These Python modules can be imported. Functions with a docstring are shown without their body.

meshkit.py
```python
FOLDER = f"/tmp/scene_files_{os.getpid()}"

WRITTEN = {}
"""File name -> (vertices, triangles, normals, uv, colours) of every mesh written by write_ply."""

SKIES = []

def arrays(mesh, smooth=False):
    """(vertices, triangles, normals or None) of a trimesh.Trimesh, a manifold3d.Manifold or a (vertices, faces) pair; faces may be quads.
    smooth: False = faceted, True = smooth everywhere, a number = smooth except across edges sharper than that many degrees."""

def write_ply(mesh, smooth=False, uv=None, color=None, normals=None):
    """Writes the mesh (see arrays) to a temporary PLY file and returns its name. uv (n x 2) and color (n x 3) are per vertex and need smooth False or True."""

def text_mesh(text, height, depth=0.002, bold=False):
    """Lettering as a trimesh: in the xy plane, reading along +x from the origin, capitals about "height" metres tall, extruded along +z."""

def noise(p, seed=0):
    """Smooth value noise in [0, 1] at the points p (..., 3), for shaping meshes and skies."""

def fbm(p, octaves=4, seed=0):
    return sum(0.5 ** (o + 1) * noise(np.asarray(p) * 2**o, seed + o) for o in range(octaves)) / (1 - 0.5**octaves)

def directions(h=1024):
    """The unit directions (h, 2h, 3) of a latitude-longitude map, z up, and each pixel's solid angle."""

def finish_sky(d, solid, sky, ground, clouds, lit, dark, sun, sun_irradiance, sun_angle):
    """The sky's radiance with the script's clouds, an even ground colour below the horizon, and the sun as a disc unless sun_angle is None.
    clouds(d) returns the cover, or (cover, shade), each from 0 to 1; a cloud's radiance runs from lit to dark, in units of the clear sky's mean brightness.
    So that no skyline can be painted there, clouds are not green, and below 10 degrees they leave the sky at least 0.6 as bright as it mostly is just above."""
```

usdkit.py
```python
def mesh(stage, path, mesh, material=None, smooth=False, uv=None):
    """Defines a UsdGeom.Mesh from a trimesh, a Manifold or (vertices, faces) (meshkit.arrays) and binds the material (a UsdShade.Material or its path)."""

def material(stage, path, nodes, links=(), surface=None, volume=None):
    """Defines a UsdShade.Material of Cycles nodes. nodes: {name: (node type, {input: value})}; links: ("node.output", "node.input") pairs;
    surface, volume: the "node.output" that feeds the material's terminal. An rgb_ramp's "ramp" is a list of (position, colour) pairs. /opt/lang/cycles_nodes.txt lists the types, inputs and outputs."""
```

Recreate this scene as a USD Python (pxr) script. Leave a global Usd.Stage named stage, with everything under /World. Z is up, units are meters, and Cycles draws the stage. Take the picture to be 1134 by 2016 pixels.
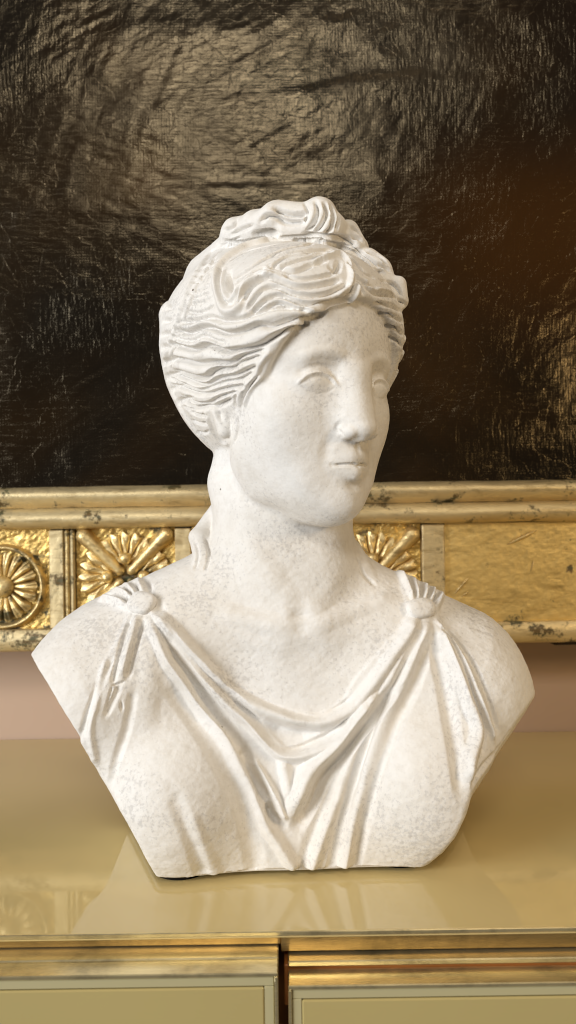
import math, random
import numpy as np
import trimesh
from scipy import ndimage, sparse
from scipy.interpolate import RBFInterpolator
from scipy.spatial import cKDTree
from PIL import Image, ImageDraw
import usdkit
from meshkit import fbm, noise, arrays
from pxr import Gf, Sdf, Usd, UsdGeom, UsdLux, UsdShade, Vt

stage = Usd.Stage.CreateInMemory()
UsdGeom.SetStageUpAxis(stage, UsdGeom.Tokens.z)
UsdGeom.SetStageMetersPerUnit(stage, 1.0)
UsdGeom.Xform.Define(stage, '/World')
UsdGeom.Scope.Define(stage, '/World/Looks')

# ---------------------------------------------------------------- camera
cam = UsdGeom.Camera.Define(stage, '/World/camera')
cam.CreateHorizontalApertureAttr(1134 / 56.0)
cam.CreateVerticalApertureAttr(2016 / 56.0)
cam.CreateFocalLengthAttr(1600 / 56.0)
cam.CreateClippingRangeAttr(Gf.Vec2f(0.02, 100))
cam.CreateFStopAttr(7.0)
cam.CreateFocusDistanceAttr(0.62)
xf = UsdGeom.Xformable(cam)
xf.AddTranslateOp().Set(Gf.Vec3d(0, -0.656, 0.267))
xf.AddRotateXYZOp().Set(Gf.Vec3f(90, 0, 0))
xf.AddRotateZOp(opSuffix='roll').Set(-0.85)
EXPOSURE = 0.20
cam.CreateExposureAttr(EXPOSURE)

# ---------------------------------------------------------------- light: the windows and lamps of the room behind the camera
def rect_light(name, pos, target, w, h, color, power):
    l = UsdLux.RectLight.Define(stage, '/World/' + name)
    l.CreateWidthAttr(w); l.CreateHeightAttr(h); l.CreateColorAttr(Gf.Vec3f(*color)); l.CreateIntensityAttr(power)
    m = Gf.Matrix4d().SetLookAt(Gf.Vec3d(*pos), Gf.Vec3d(*target), Gf.Vec3d(0, 0, 1)).GetInverse()
    l.AddTransformOp().Set(m)
    return l
rect_light('window_light', (-2.6, -2.0, 0.80), (0, 0, 0.2), 1.3, 1.6, (0.97, 0.985, 1.0), 14.0)
rect_light('high_window_light', (-0.10, -2.6, 2.14), (0, 0.2, 0.5), 0.85, 0.5, (1.0, 0.93, 0.82), 15.0)
rect_light('ceiling_light', (0.6, -0.7, 2.2), (0.2, -0.1, 0.0), 0.8, 0.8, (1.0, 0.80, 0.55), 2.2)
rect_light('table_lamp', (0.95, -0.60, 0.55), (0.25, -0.15, 0.0), 0.22, 0.22, (1.0, 0.72, 0.38), 18.0)
dome = UsdLux.DomeLight.Define(stage, '/World/room_glow')
dome.CreateIntensityAttr(1.0)
usdkit.material(stage, '/World/Looks/room_glow', {'b': ('background_shader', {'color': (1.0, 0.90, 0.78), 'strength': 0.09})}, surface='b.background')
UsdShade.MaterialBindingAPI.Apply(dome.GetPrim()).Bind(UsdShade.Material.Get(stage, '/World/Looks/room_glow'))

# ---------------------------------------------------------------- small helpers
def data(prim, **kw):
    for k, v in kw.items(): prim.SetCustomDataByKey(k, v)
    return prim
def thing(name, label=None, category=None, loc=(0, 0, 0), rz=0.0, **kw):
    x = UsdGeom.Xform.Define(stage, '/World/' + name)
    x.AddTranslateOp().Set(Gf.Vec3d(*map(float, loc)))
    if rz: x.AddRotateZOp().Set(rz)
    return data(x.GetPrim(), **{k: v for k, v in dict(label=label, category=category, **kw).items() if v})
def free(parent, name):
    base = str(parent.GetPath() if hasattr(parent, 'GetPath') else parent) + '/' + name
    p, k = base, 0
    while stage.GetPrimAtPath(p):
        k += 1; p = f'{base}_{k:03d}'
    return p
def part(parent, name, mesh, mat, smooth=30, **kw):
    m = usdkit.mesh(stage, free(parent, name), mesh, '/World/Looks/' + mat, smooth)
    return data(m.GetPrim(), **kw)
def raw_mesh(path, v, f, n, mat):
    m = UsdGeom.Mesh.Define(stage, path)
    m.CreatePointsAttr(Vt.Vec3fArray.FromNumpy(v.astype(np.float32)))
    m.CreateFaceVertexCountsAttr(Vt.IntArray.FromNumpy(np.full(len(f), f.shape[1], np.int32)))
    m.CreateFaceVertexIndicesAttr(Vt.IntArray.FromNumpy(f.astype(np.int32).ravel()))
    m.CreateSubdivisionSchemeAttr('none')
    if n is not None:
        m.CreateNormalsAttr(Vt.Vec3fArray.FromNumpy(n.astype(np.float32))); m.SetNormalsInterpolation('vertex')
    UsdShade.MaterialBindingAPI.Apply(m.GetPrim()).Bind(UsdShade.Material.Get(stage, '/World/Looks/' + mat))
    return m.GetPrim()
def bevel_box(x0, x1, y0, y1, z0, z1, b=0.0015):
    """a box with chamfered edges"""
    b = min(b, (x1 - x0) / 3, (y1 - y0) / 3, (z1 - z0) / 3)
    p = []
    for x, sx in ((x0, 1), (x1, -1)):
        for y, sy in ((y0, 1), (y1, -1)):
            for z, sz in ((z0, 1), (z1, -1)):
                p += [(x + sx * b, y + sy * b, z), (x + sx * b, y, z + sz * b), (x, y + sy * b, z + sz * b)]
    return trimesh.convex.convex_hull(np.array(p))
def extrude_x(profile, x0, x1, n=1, wob=0.0, seed=0):
    """a moulding: a closed (y, z) profile carried along x, a little uneven as old carved wood is"""
    pr = np.array(profile, float); xs = np.linspace(x0, x1, n + 1); k = len(pr)
    v = np.concatenate([np.column_stack([np.full(k, x), pr]) for x in xs])
    if wob:
        v[:, 1:] += wob * np.stack([fbm(v * [30, 60, 60] + 9, 3, seed) - .5, fbm(v * [30, 60, 60] + 31, 3, seed + 5) - .5], 1)
    f = []
    for i in range(n):
        for j in range(k):
            a, b = i * k + j, i * k + (j + 1) % k
            f += [(a, b, b + k), (a, b + k, a + k)]
    from shapely.geometry import Polygon
    vv, ff = trimesh.creation.triangulate_polygon(Polygon(pr), engine='earcut')
    idx = cKDTree(pr).query(vv)[1]
    f += [tuple(idx[t]) for t in ff] + [tuple(idx[t][::-1] + n * k) for t in ff]
    m = trimesh.Trimesh(v, np.array(f), process=False); m.fix_normals()
    return m
def look(name, nodes, links, surface='p.BSDF'):
    return usdkit.material(stage, '/World/Looks/' + name, nodes, links, surface=surface)
# ---------------------------------------------------------------- materials
def stone(name):
    look(name, {
        'g': ('geometry', {}),
        'big': ('noise_texture', {'scale': 9.0, 'detail': 4.0, 'roughness': .6}),
        'mid': ('noise_texture', {'scale': 130.0, 'detail': 6.0, 'roughness': .72}),
        'bigr': ('rgb_ramp', {'ramp': [(.36, (.84, .825, .80)), (.64, (.79, .755, .70))]}),
        'midr': ('rgb_ramp', {'ramp': [(.34, (.92, .91, .895)), (.54, (1, 1, 1))]}),
        'mul': ('mix_color', {'blend_type': 'multiply', 'fac': 1.0}),
        # grey flecks, thickest in patches
        'fl': ('noise_texture', {'scale': 360.0, 'detail': 3.0, 'roughness': .6}),
        'patch': ('noise_texture', {'scale': 14.0, 'detail': 2.0}),
        'sum': ('math', {'math_type': 'multiply_add', 'value2': .9}),
        'fls0': ('math', {'math_type': 'multiply', 'value2': .5}),
        'flr': ('rgb_ramp', {'ramp': [(.525, (0, 0, 0)), (.60, (1, 1, 1))]}),
        'flm': ('mix_color', {'b': (.50, .48, .46)}),
        'fls': ('math', {'math_type': 'multiply', 'value2': .50}),
        # small dark pin holes
        'vor': ('voronoi_texture', {'scale': 56.0, 'feature': 'f1'}),
        'pin': ('math', {'math_type': 'less_than', 'value2': .055}),
        'pinm': ('mix_color', {'b': (.22, .19, .16)}),
        'pick': ('separate_color', {}),
        'rare': ('math', {'math_type': 'less_than', 'value2': .09}),
        'both': ('math', {'math_type': 'multiply'}),
        # run-down stains
        'map': ('mapping', {'scale': (55, 55, 9)}),
        'run': ('noise_texture', {'scale': 1.0, 'detail': 3.0, 'roughness': .7}),
        'runr': ('rgb_ramp', {'ramp': [(.66, (0, 0, 0)), (.76, (.55, .55, .55))]}),
        'runm': ('mix_color', {'b': (.60, .56, .52)}),
        'bn': ('noise_texture', {'scale': 420.0, 'detail': 4.0, 'roughness': .6}),
        'bn2': ('math', {'math_type': 'multiply_add', 'value2': -1.2}),
        'bump': ('bump', {'strength': .35, 'distance': .0009}),
        'p': ('principled_bsdf', {'roughness': .62, 'specular_ior_level': .32}),
    }, [('g.position', n + '.vector') for n in ('big', 'mid', 'fl', 'patch', 'vor', 'map', 'bn')] + [
        ('big.fac', 'bigr.fac'), ('mid.fac', 'midr.fac'), ('bigr.color', 'mul.a'), ('midr.color', 'mul.b'),
        ('patch.fac', 'sum.value1'), ('fl.fac', 'sum.value3'), ('sum.value', 'fls0.value1'), ('fls0.value', 'flr.fac'), ('flr.color', 'fls.value1'), ('fls.value', 'flm.fac'), ('mul.result', 'flm.a'),
        ('vor.distance', 'pin.value1'), ('vor.color', 'pick.color'), ('pick.r', 'rare.value1'), ('pin.value', 'both.value1'), ('rare.value', 'both.value2'),
        ('map.vector', 'run.vector'), ('run.fac', 'runr.fac'), ('runr.color', 'runm.fac'), ('flm.result', 'runm.a'),
        ('both.value', 'pinm.fac'), ('runm.result', 'pinm.a'), ('pinm.result', 'p.base_color'),
        ('both.value', 'bn2.value1'), ('bn.fac', 'bn2.value3'), ('bn2.value', 'bump.height'), ('bump.normal', 'p.normal')])
stone('weathered_white_stone')

def gilt(name, bright, dark, wear, rough, bump=.6, metal=.85):
    """leaf gilding over red clay: bright metal, rubbed and grimy in patches, brushed and cracked along x"""
    look(name, {
        'g': ('geometry', {}), 'map': ('mapping', {'scale': (22, 60, 95)}),
        'n1': ('noise_texture', {'scale': 1.0, 'detail': 5.0, 'roughness': .68, 'distortion': .6}),
        'n2': ('noise_texture', {'scale': 24.0, 'detail': 6.0, 'roughness': .72}),
        'n3': ('noise_texture', {'scale': 170.0, 'detail': 4.0, 'roughness': .65, 'distortion': .8}),
        'tone': ('rgb_ramp', {'ramp': [(.30, dark), (.46, bright), (.70, tuple(min(1, c * 1.12) for c in bright))]}),
        'worn': ('rgb_ramp', {'ramp': [(wear, (0, 0, 0)), (wear + .05, (1, 1, 1))]}),
        'cl': ('rgb_ramp', {'ramp': [(.40, (.075, .07, .03)), (.52, (.16, .10, .035)), (.62, (.09, .10, .05))]}),
        'mc': ('mix_color', {}), 'met': ('math', {'math_type': 'subtract', 'value1': metal}), 'ms': ('math', {'math_type': 'multiply', 'value2': .75}),
        'rr': ('map_range', {'from_min': .3, 'from_max': .7, 'to_min': rough - .09, 'to_max': rough + .14}),
        'add': ('math', {'math_type': 'multiply_add', 'value2': .55}), 'bump': ('bump', {'strength': bump, 'distance': .0022}),
        'p': ('principled_bsdf', {}),
    }, [('g.position', 'map.vector'), ('map.vector', 'n1.vector'), ('g.position', 'n2.vector'), ('g.position', 'n3.vector'),
        ('n1.fac', 'tone.fac'), ('n2.fac', 'worn.fac'), ('n1.fac', 'cl.fac'), ('worn.color', 'mc.fac'), ('tone.color', 'mc.a'), ('cl.color', 'mc.b'), ('mc.result', 'p.base_color'),
        ('worn.color', 'ms.value1'), ('ms.value', 'met.value2'), ('met.value', 'p.metallic'), ('n3.fac', 'rr.value'), ('rr.result', 'p.roughness'),
        ('n3.fac', 'add.value1'), ('n1.fac', 'add.value3'), ('add.value', 'bump.height'), ('bump.normal', 'p.normal')])
gilt('gilt_moulding', (.72, .59, .34), (.45, .34, .17), .555, .46, .28, .68)
gilt('gilt_carving', (.77, .60, .30), (.40, .29, .13), .585, .38, .55, .82)
gilt('gilt_ground', (.72, .50, .17), (.30, .20, .06), .55, .38, .7, .82)
gilt('gilt_plain', (.78, .58, .23), (.55, .39, .14), .60, .46, .3, .60)
look('dark_wood_edge', {'p': ('principled_bsdf', {'base_color': (.035, .022, .014), 'roughness': .6})}, [])

def canvas():
    look('old_painted_canvas', {
        'g': ('geometry', {}),
        # broad shapes of the dark picture
        'm1': ('mapping', {'scale': (1, 1, 1)}), 'big': ('noise_texture', {'scale': 3.2, 'detail': 3.0, 'roughness': .55, 'distortion': .4}),
        'tone': ('rgb_ramp', {'ramp': [(.30, (.003, .003, .0035)), (.45, (.006, .0045, .0035)), (.58, (.013, .007, .003)), (.72, (.030, .014, .004))]}),
        # a rust brown passage to the lower right, a bluish black one at the left
        'sep': ('separate_xyz', {}),
        'rx': ('map_range', {'range_type': 'smoothstep', 'from_min': .05, 'from_max': .28, 'clamp': True}),
        'rz': ('map_range', {'range_type': 'smoothstep', 'from_min': .60, 'from_max': .73, 'to_min': 1.0, 'to_max': .12, 'clamp': True}),
        'lz': ('map_range', {'range_type': 'smoothstep', 'from_min': .40, 'from_max': .56, 'clamp': True}),
        'rf': ('math', {'math_type': 'multiply'}), 'rf2': ('math', {'math_type': 'multiply'}), 
        'rust': ('mix_color', {'b': (.034, .013, .0025)}),
        # weave and brush marks
        'wx': ('wave_texture', {'bands_direction': 'x', 'scale': 105.0, 'distortion': 1.4, 'detail': 2.0, 'detail_scale': 2.0}),
        'wz': ('wave_texture', {'bands_direction': 'z', 'scale': 105.0, 'distortion': 1.4, 'detail': 2.0, 'detail_scale': 2.0}),
        'wm': ('math', {'math_type': 'maximum'}),
        'm2': ('mapping', {'rotation': (0, .75, 0), 'scale': (330, 330, 60)}), 'br': ('noise_texture', {'scale': 1.0, 'detail': 4.0, 'roughness': .6, 'distortion': .7}),
        'm3': ('mapping', {'rotation': (0, -.3, 0), 'scale': (50, 60, 260)}), 'br2': ('noise_texture', {'scale': 1.0, 'detail': 4.0, 'roughness': .65, 'distortion': .9}),
        'brp': ('noise_texture', {'scale': 7.0, 'detail': 2.0}), 'brr': ('map_range', {'from_min': .42, 'from_max': .58, 'clamp': True}),
        'brm': ('mix_float', {}), 'sum': ('math', {'math_type': 'multiply_add', 'value2': .12}), 'crd': ('noise_texture', {'scale': 30.0, 'detail': 3.0}), 'crv': ('vector_math', {'math_type': 'multiply_add', 'vector2': (.03, .03, .03)}), 'cr': ('voronoi_texture', {'feature': 'distance_to_edge', 'scale': 42.0}), 'crm': ('map_range', {'from_min': 0.0, 'from_max': .035, 'to_min': -.16, 'to_max': 0.0, 'clamp': True}), 'sum2': ('math', {'math_type': 'add'}),
        'bump': ('bump', {'strength': 1.0, 'distance': .0004}),
        'ron': ('noise_texture', {'scale': 5.0, 'detail': 4.0, 'roughness': .6}), 'ror': ('map_range', {'from_min': .35, 'from_max': .65, 'to_min': .13, 'to_max': .21, 'clamp': True}),
        'p': ('principled_bsdf', {'specular_ior_level': .5, 'specular_tint': (1.0, .82, .54)}),
    }, [('g.position', n + '.vector') for n in ('m1', 'wx', 'wz', 'm2', 'm3', 'brp', 'ron', 'sep')] + [
        ('m1.vector', 'big.vector'), ('big.fac', 'tone.fac'), ('sep.x', 'rx.value'), 
        ('sep.z', 'lz.value'),
        ('rx.result', 'rf.value1'), ('lz.result', 'rf.value2'), ('rf.value', 'rf2.value1'), ('sep.z', 'rz.value'), ('rz.result', 'rf2.value2'), ('rf2.value', 'rust.fac'), ('tone.color', 'rust.a'),
        ('rust.result', 'p.base_color'),
        ('wx.fac', 'wm.value1'), ('wz.fac', 'wm.value2'), ('m2.vector', 'br.vector'), ('m3.vector', 'br2.vector'), ('brp.fac', 'brr.value'), ('brr.result', 'brm.fac'), ('br.fac', 'brm.a'), ('br2.fac', 'brm.b'),
        ('wm.value', 'sum.value1'), ('brm.result', 'sum.value3'), ('g.position', 'crd.vector'), ('crd.color', 'crv.vector1'), ('g.position', 'crv.vector3'), ('crv.vector', 'cr.vector'), ('cr.distance', 'crm.value'), ('crm.result', 'sum2.value1'), ('sum.value', 'sum2.value2'), ('sum2.value', 'bump.height'), ('bump.normal', 'p.normal'),
        ('ron.fac', 'ror.value'), ('ror.result', 'p.roughness')])
canvas()

look('beige_wall_paint', {'g': ('geometry', {}), 'n': ('noise_texture', {'scale': 60.0, 'detail': 3.0}), 'b': ('bump', {'strength': .1, 'distance': .001}),
     'p': ('principled_bsdf', {'base_color': (.52, .37, .27), 'roughness': .6})}, [('g.position', 'n.vector'), ('n.fac', 'b.height'), ('b.normal', 'p.normal')])
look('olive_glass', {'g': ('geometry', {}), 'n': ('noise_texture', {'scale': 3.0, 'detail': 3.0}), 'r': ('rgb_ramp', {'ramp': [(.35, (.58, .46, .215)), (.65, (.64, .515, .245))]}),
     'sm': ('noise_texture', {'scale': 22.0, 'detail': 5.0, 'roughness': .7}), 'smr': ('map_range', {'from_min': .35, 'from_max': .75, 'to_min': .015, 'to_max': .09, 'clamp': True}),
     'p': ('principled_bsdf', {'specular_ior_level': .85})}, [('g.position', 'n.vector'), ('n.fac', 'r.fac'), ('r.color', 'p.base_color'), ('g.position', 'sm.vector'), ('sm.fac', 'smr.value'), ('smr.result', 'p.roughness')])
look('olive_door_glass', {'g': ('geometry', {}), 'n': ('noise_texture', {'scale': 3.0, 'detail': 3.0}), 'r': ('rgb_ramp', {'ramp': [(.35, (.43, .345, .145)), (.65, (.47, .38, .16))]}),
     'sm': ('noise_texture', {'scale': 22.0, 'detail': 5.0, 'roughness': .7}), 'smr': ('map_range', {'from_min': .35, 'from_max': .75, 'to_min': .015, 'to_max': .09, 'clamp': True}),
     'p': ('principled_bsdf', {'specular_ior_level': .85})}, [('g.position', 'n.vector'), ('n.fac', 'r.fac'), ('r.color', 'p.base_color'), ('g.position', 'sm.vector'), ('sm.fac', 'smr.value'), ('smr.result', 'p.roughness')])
look('pale_glass_edge', {'p': ('principled_bsdf', {'base_color': (.47, .42, .24), 'roughness': .15, 'specular_ior_level': .6})}, [])
def brass(name, col, r0, r1):
    look(name, {'g': ('geometry', {}), 'map': ('mapping', {'scale': (9, 160, 160)}), 'n': ('noise_texture', {'scale': 1.0, 'detail': 5.0, 'roughness': .6}),
     'n2': ('noise_texture', {'scale': 35.0, 'detail': 5.0, 'roughness': .7}), 'tar': ('rgb_ramp', {'ramp': [(.30, tuple(c * .6 for c in col)), (.52, col), (.75, tuple(min(1, c * 1.08) for c in col))]}),
     'rr': ('map_range', {'from_min': .3, 'from_max': .7, 'to_min': r0, 'to_max': r1, 'clamp': True}), 'b': ('bump', {'strength': .06, 'distance': .0005}),
     'p': ('principled_bsdf', {'metallic': .86})},
     [('g.position', 'map.vector'), ('map.vector', 'n.vector'), ('g.position', 'n2.vector'), ('n2.fac', 'tar.fac'), ('tar.color', 'p.base_color'), ('n.fac', 'rr.value'), ('rr.result', 'p.roughness'), ('n.fac', 'b.height'), ('b.normal', 'p.normal')])
brass('polished_brass', (.86, .74, .44), .16, .32)
brass('aged_brass', (.56, .38, .15), .16, .34)
look('orange_wood', {'g': ('geometry', {}), 'map': ('mapping', {'scale': (12, 90, 90)}), 'n': ('noise_texture', {'scale': 1.0, 'detail': 4.0}), 'r': ('rgb_ramp', {'ramp': [(.3, (.26, .085, .018)), (.7, (.40, .15, .035))]}),
     'p': ('principled_bsdf', {'roughness': .45})}, [('g.position', 'map.vector'), ('map.vector', 'n.vector'), ('n.fac', 'r.fac'), ('r.color', 'p.base_color')])
look('black_felt', {'p': ('principled_bsdf', {'specular_ior_level': .05, 'base_color': (.016, .013, .010), 'roughness': .9})}, [])
# ---------------------------------------------------------------- sculpting tools (signed distances, surface nets, strokes)
F_PX, PX = 1600.0, 0.00041          # focal length in photograph pixels; metres per sculpting unit
ROLL = math.radians(0.85)
CAM_H = 0.267
CR, SR = math.cos(ROLL), math.sin(ROLL)

def project(P):
    """sculpt units (X right, Y towards the viewer, Z up) -> photograph pixels"""
    P = np.asarray(P, float)
    w = F_PX / (F_PX - P[:, 1])
    a, b = P[:, 0] * w, -P[:, 2] * w
    return np.stack([567 + a * CR + b * SR, 1008 - a * SR + b * CR], 1)

def unproject(x, y, Y):
    x, y = np.asarray(x, float) - 567, np.asarray(y, float) - 1008
    a, b = x * CR - y * SR, x * SR + y * CR
    k = (F_PX - Y) / F_PX
    return np.stack([a * k, np.broadcast_to(Y, a.shape), -b * k], -1)

class Grid:
    def __init__(g, lo, hi, h):
        g.lo, g.h = np.array(lo, float), h
        g.n = np.ceil((np.array(hi) - lo) / h).astype(int) + 1
        g.ax = [(g.lo[k] + h * np.arange(g.n[k])).astype(np.float32) for k in range(3)]
        g.d = np.full(g.n, 1e4, np.float32)
    def sub(g, c, r):
        s = []
        for k in range(3):
            a = int(max(0, math.floor((c[k] - r[k] - g.lo[k]) / g.h)))
            b = int(min(g.n[k], math.ceil((c[k] + r[k] - g.lo[k]) / g.h) + 1))
            s.append(slice(a, max(a, b)))
        s = tuple(s)
        X = g.ax[0][s[0]][:, None, None]; Y = g.ax[1][s[1]][None, :, None]; Z = g.ax[2][s[2]][None, None, :]
        return s, X, Y, Z
    def apply(g, fn, op, c, r):
        s, X, Y, Z = g.sub(c, r)
        g.d[s] = op(g.d[s], fn(X, Y, Z))

def smin(a, b, k):
    if k <= 0: return np.minimum(a, b)
    h = np.maximum(k - np.abs(a - b), 0) / k
    return np.minimum(a, b) - h * h * k * 0.25
def smax(a, b, k): return -smin(-a, -b, k)
def union(k): return lambda a, b: smin(a, b, k)
def carve(k): return lambda a, b: smax(a, -b, k)
def keep(k): return lambda a, b: smax(a, b, k)

def ellipsoid(c, r, R=None):
    R = np.eye(3) if R is None else R          # rows: local axes
    def f(X, Y, Z):
        x, y, z = X - c[0], Y - c[1], Z - c[2]
        u = [(R[k][0] * x + R[k][1] * y + R[k][2] * z) for k in range(3)]
        k0 = np.sqrt(sum((u[k] / r[k]) ** 2 for k in range(3)))
        k1 = np.sqrt(sum((u[k] / r[k] ** 2) ** 2 for k in range(3)))
        return (k0 * (k0 - 1) / np.maximum(k1, 1e-6)).astype(np.float32)
    return f
def cone(a, b, ra, rb):
    a, b = np.array(a, float), np.array(b, float); ba = b - a; L2 = ba @ ba
    def f(X, Y, Z):
        x, y, z = X - a[0], Y - a[1], Z - a[2]
        t = np.clip((x * ba[0] + y * ba[1] + z * ba[2]) / L2, 0, 1)
        return (np.sqrt((x - t * ba[0]) ** 2 + (y - t * ba[1]) ** 2 + (z - t * ba[2]) ** 2) - (ra + (rb - ra) * t)).astype(np.float32)
    return f
def plane(p, n):
    n = np.array(n, float); n /= np.linalg.norm(n); o = n @ np.array(p, float)
    return lambda X, Y, Z: (X * n[0] + Y * n[1] + Z * n[2] - o).astype(np.float32)

def surface_nets(d, lo, h):
    ins = d < 0
    nx, ny, nz = d.shape
    cell = np.zeros((nx - 1, ny - 1, nz - 1), np.uint8)
    for o in np.ndindex(2, 2, 2):
        cell += ins[o[0]:nx - 1 + o[0], o[1]:ny - 1 + o[1], o[2]:nz - 1 + o[2]]
    act = (cell > 0) & (cell < 8)
    ids = np.full(act.shape, -1, np.int64)
    ijk = np.argwhere(act); ids[act] = np.arange(len(ijk))
    acc, cnt = np.zeros((len(ijk), 3)), np.zeros(len(ijk))
    corners = list(np.ndindex(2, 2, 2))
    val = {o: d[ijk[:, 0] + o[0], ijk[:, 1] + o[1], ijk[:, 2] + o[2]].astype(float) for o in corners}
    for o in corners:
        for k in range(3):
            if o[k] == 0:
                q = list(o); q[k] = 1; q = tuple(q)
                a, b = val[o], val[q]; m = (a < 0) != (b < 0)
                t = np.where(m, a / np.where(m, a - b, 1), 0)
                p = np.tile(np.array(o, float), (len(ijk), 1)); p[:, k] = t
                acc[m] += p[m]; cnt += m
    v = (ijk + acc / cnt[:, None]) * h + lo
    faces = []
    for k in range(3):
        u, w = (k + 1) % 3, (k + 2) % 3
        sl0 = [slice(None)] * 3; sl1 = [slice(None)] * 3; sl0[k] = slice(0, -1); sl1[k] = slice(1, None)
        A, B = ins[tuple(sl0)], ins[tuple(sl1)]
        e = np.argwhere(A != B); up = A[tuple(e.T)]
        ok = (e[:, u] > 0) & (e[:, w] > 0) & (e[:, u] < d.shape[u] - 1) & (e[:, w] < d.shape[w] - 1)
        e, up = e[ok], up[ok]
        def at(du, dw):
            q = e.copy(); q[:, u] += du; q[:, w] += dw
            return ids[tuple(q.T)]
        q = np.stack([at(-1, -1), at(0, -1), at(0, 0), at(-1, 0)], 1)
        q[~up] = q[~up][:, ::-1]
        faces.append(q)
    q = np.vstack(faces)
    return v, q

def subdivide_quads(v, q):
    """each quad into four"""
    n = len(v)
    e = np.sort(np.stack([q, np.roll(q, -1, 1)], 2).reshape(-1, 2), 1)
    key, inv = np.unique(e[:, 0] * n + e[:, 1], return_inverse=True)
    ev = (v[key // n] + v[key % n]) / 2
    m = inv.reshape(-1, 4) + n
    c = np.arange(len(q)) + n + len(ev)
    v2 = np.vstack([v, ev, v[q].mean(1)])
    q2 = np.concatenate([np.stack([q[:, k], m[:, k], c, m[:, k - 1]], 1) for k in range(4)])
    return v2, q2

def vnormals(v, t):
    n = np.zeros_like(v)
    f = np.cross(v[t[:, 1]] - v[t[:, 0]], v[t[:, 2]] - v[t[:, 0]])
    for k in range(3):
        for j in range(3): n[:, j] += np.bincount(t[:, k], f[:, j], len(v))
    return n / np.maximum(np.linalg.norm(n, axis=1, keepdims=True), 1e-12)

class Field:
    def __init__(s, d, lo, h):
        s.c = ndimage.spline_filter(d, 3, output=np.float32); s.d = d; s.lo, s.h = lo, h
    def __call__(s, P, order=3):
        return ndimage.map_coordinates(s.c if order == 3 else s.d, ((P - s.lo) / s.h).T, order=order, prefilter=False, mode='nearest')
    def grad(s, P, e=1.5):
        g = np.stack([s(P + e * np.eye(3)[k]) - s(P - e * np.eye(3)[k]) for k in range(3)], 1)
        return g / (2 * e)
    def snap(s, P, it=2):
        for _ in range(it):
            g = s.grad(P); P = P - g * (s(P) / np.maximum((g * g).sum(1), .15))[:, None]
        return P
    def cast(s, x, y, Y0=215.0, Y1=-140.0):
        """first surface point met by the sight line through a pixel of the photograph (nan where it misses)"""
        x, y = np.asarray(x, float), np.asarray(y, float)
        Y = np.full(x.shape, Y0); hit = np.zeros(x.shape, bool); prev = Y.copy()
        for Yk in np.arange(Y0, Y1, -3.0):
            v = s(unproject(x, y, np.full(x.shape, Yk)), 1)
            new = (~hit) & (v < 0); hit |= new
            Y[new] = Yk; prev[new] = Yk + 3.0
        lo_, hi_ = Y.copy(), prev.copy()
        for _ in range(7):
            m = (lo_ + hi_) / 2; v = s(unproject(x, y, m), 1)
            lo_ = np.where(v < 0, m, lo_); hi_ = np.where(v < 0, hi_, m)
        P = unproject(x, y, (lo_ + hi_) / 2); P[~hit] = np.nan
        return P

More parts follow.
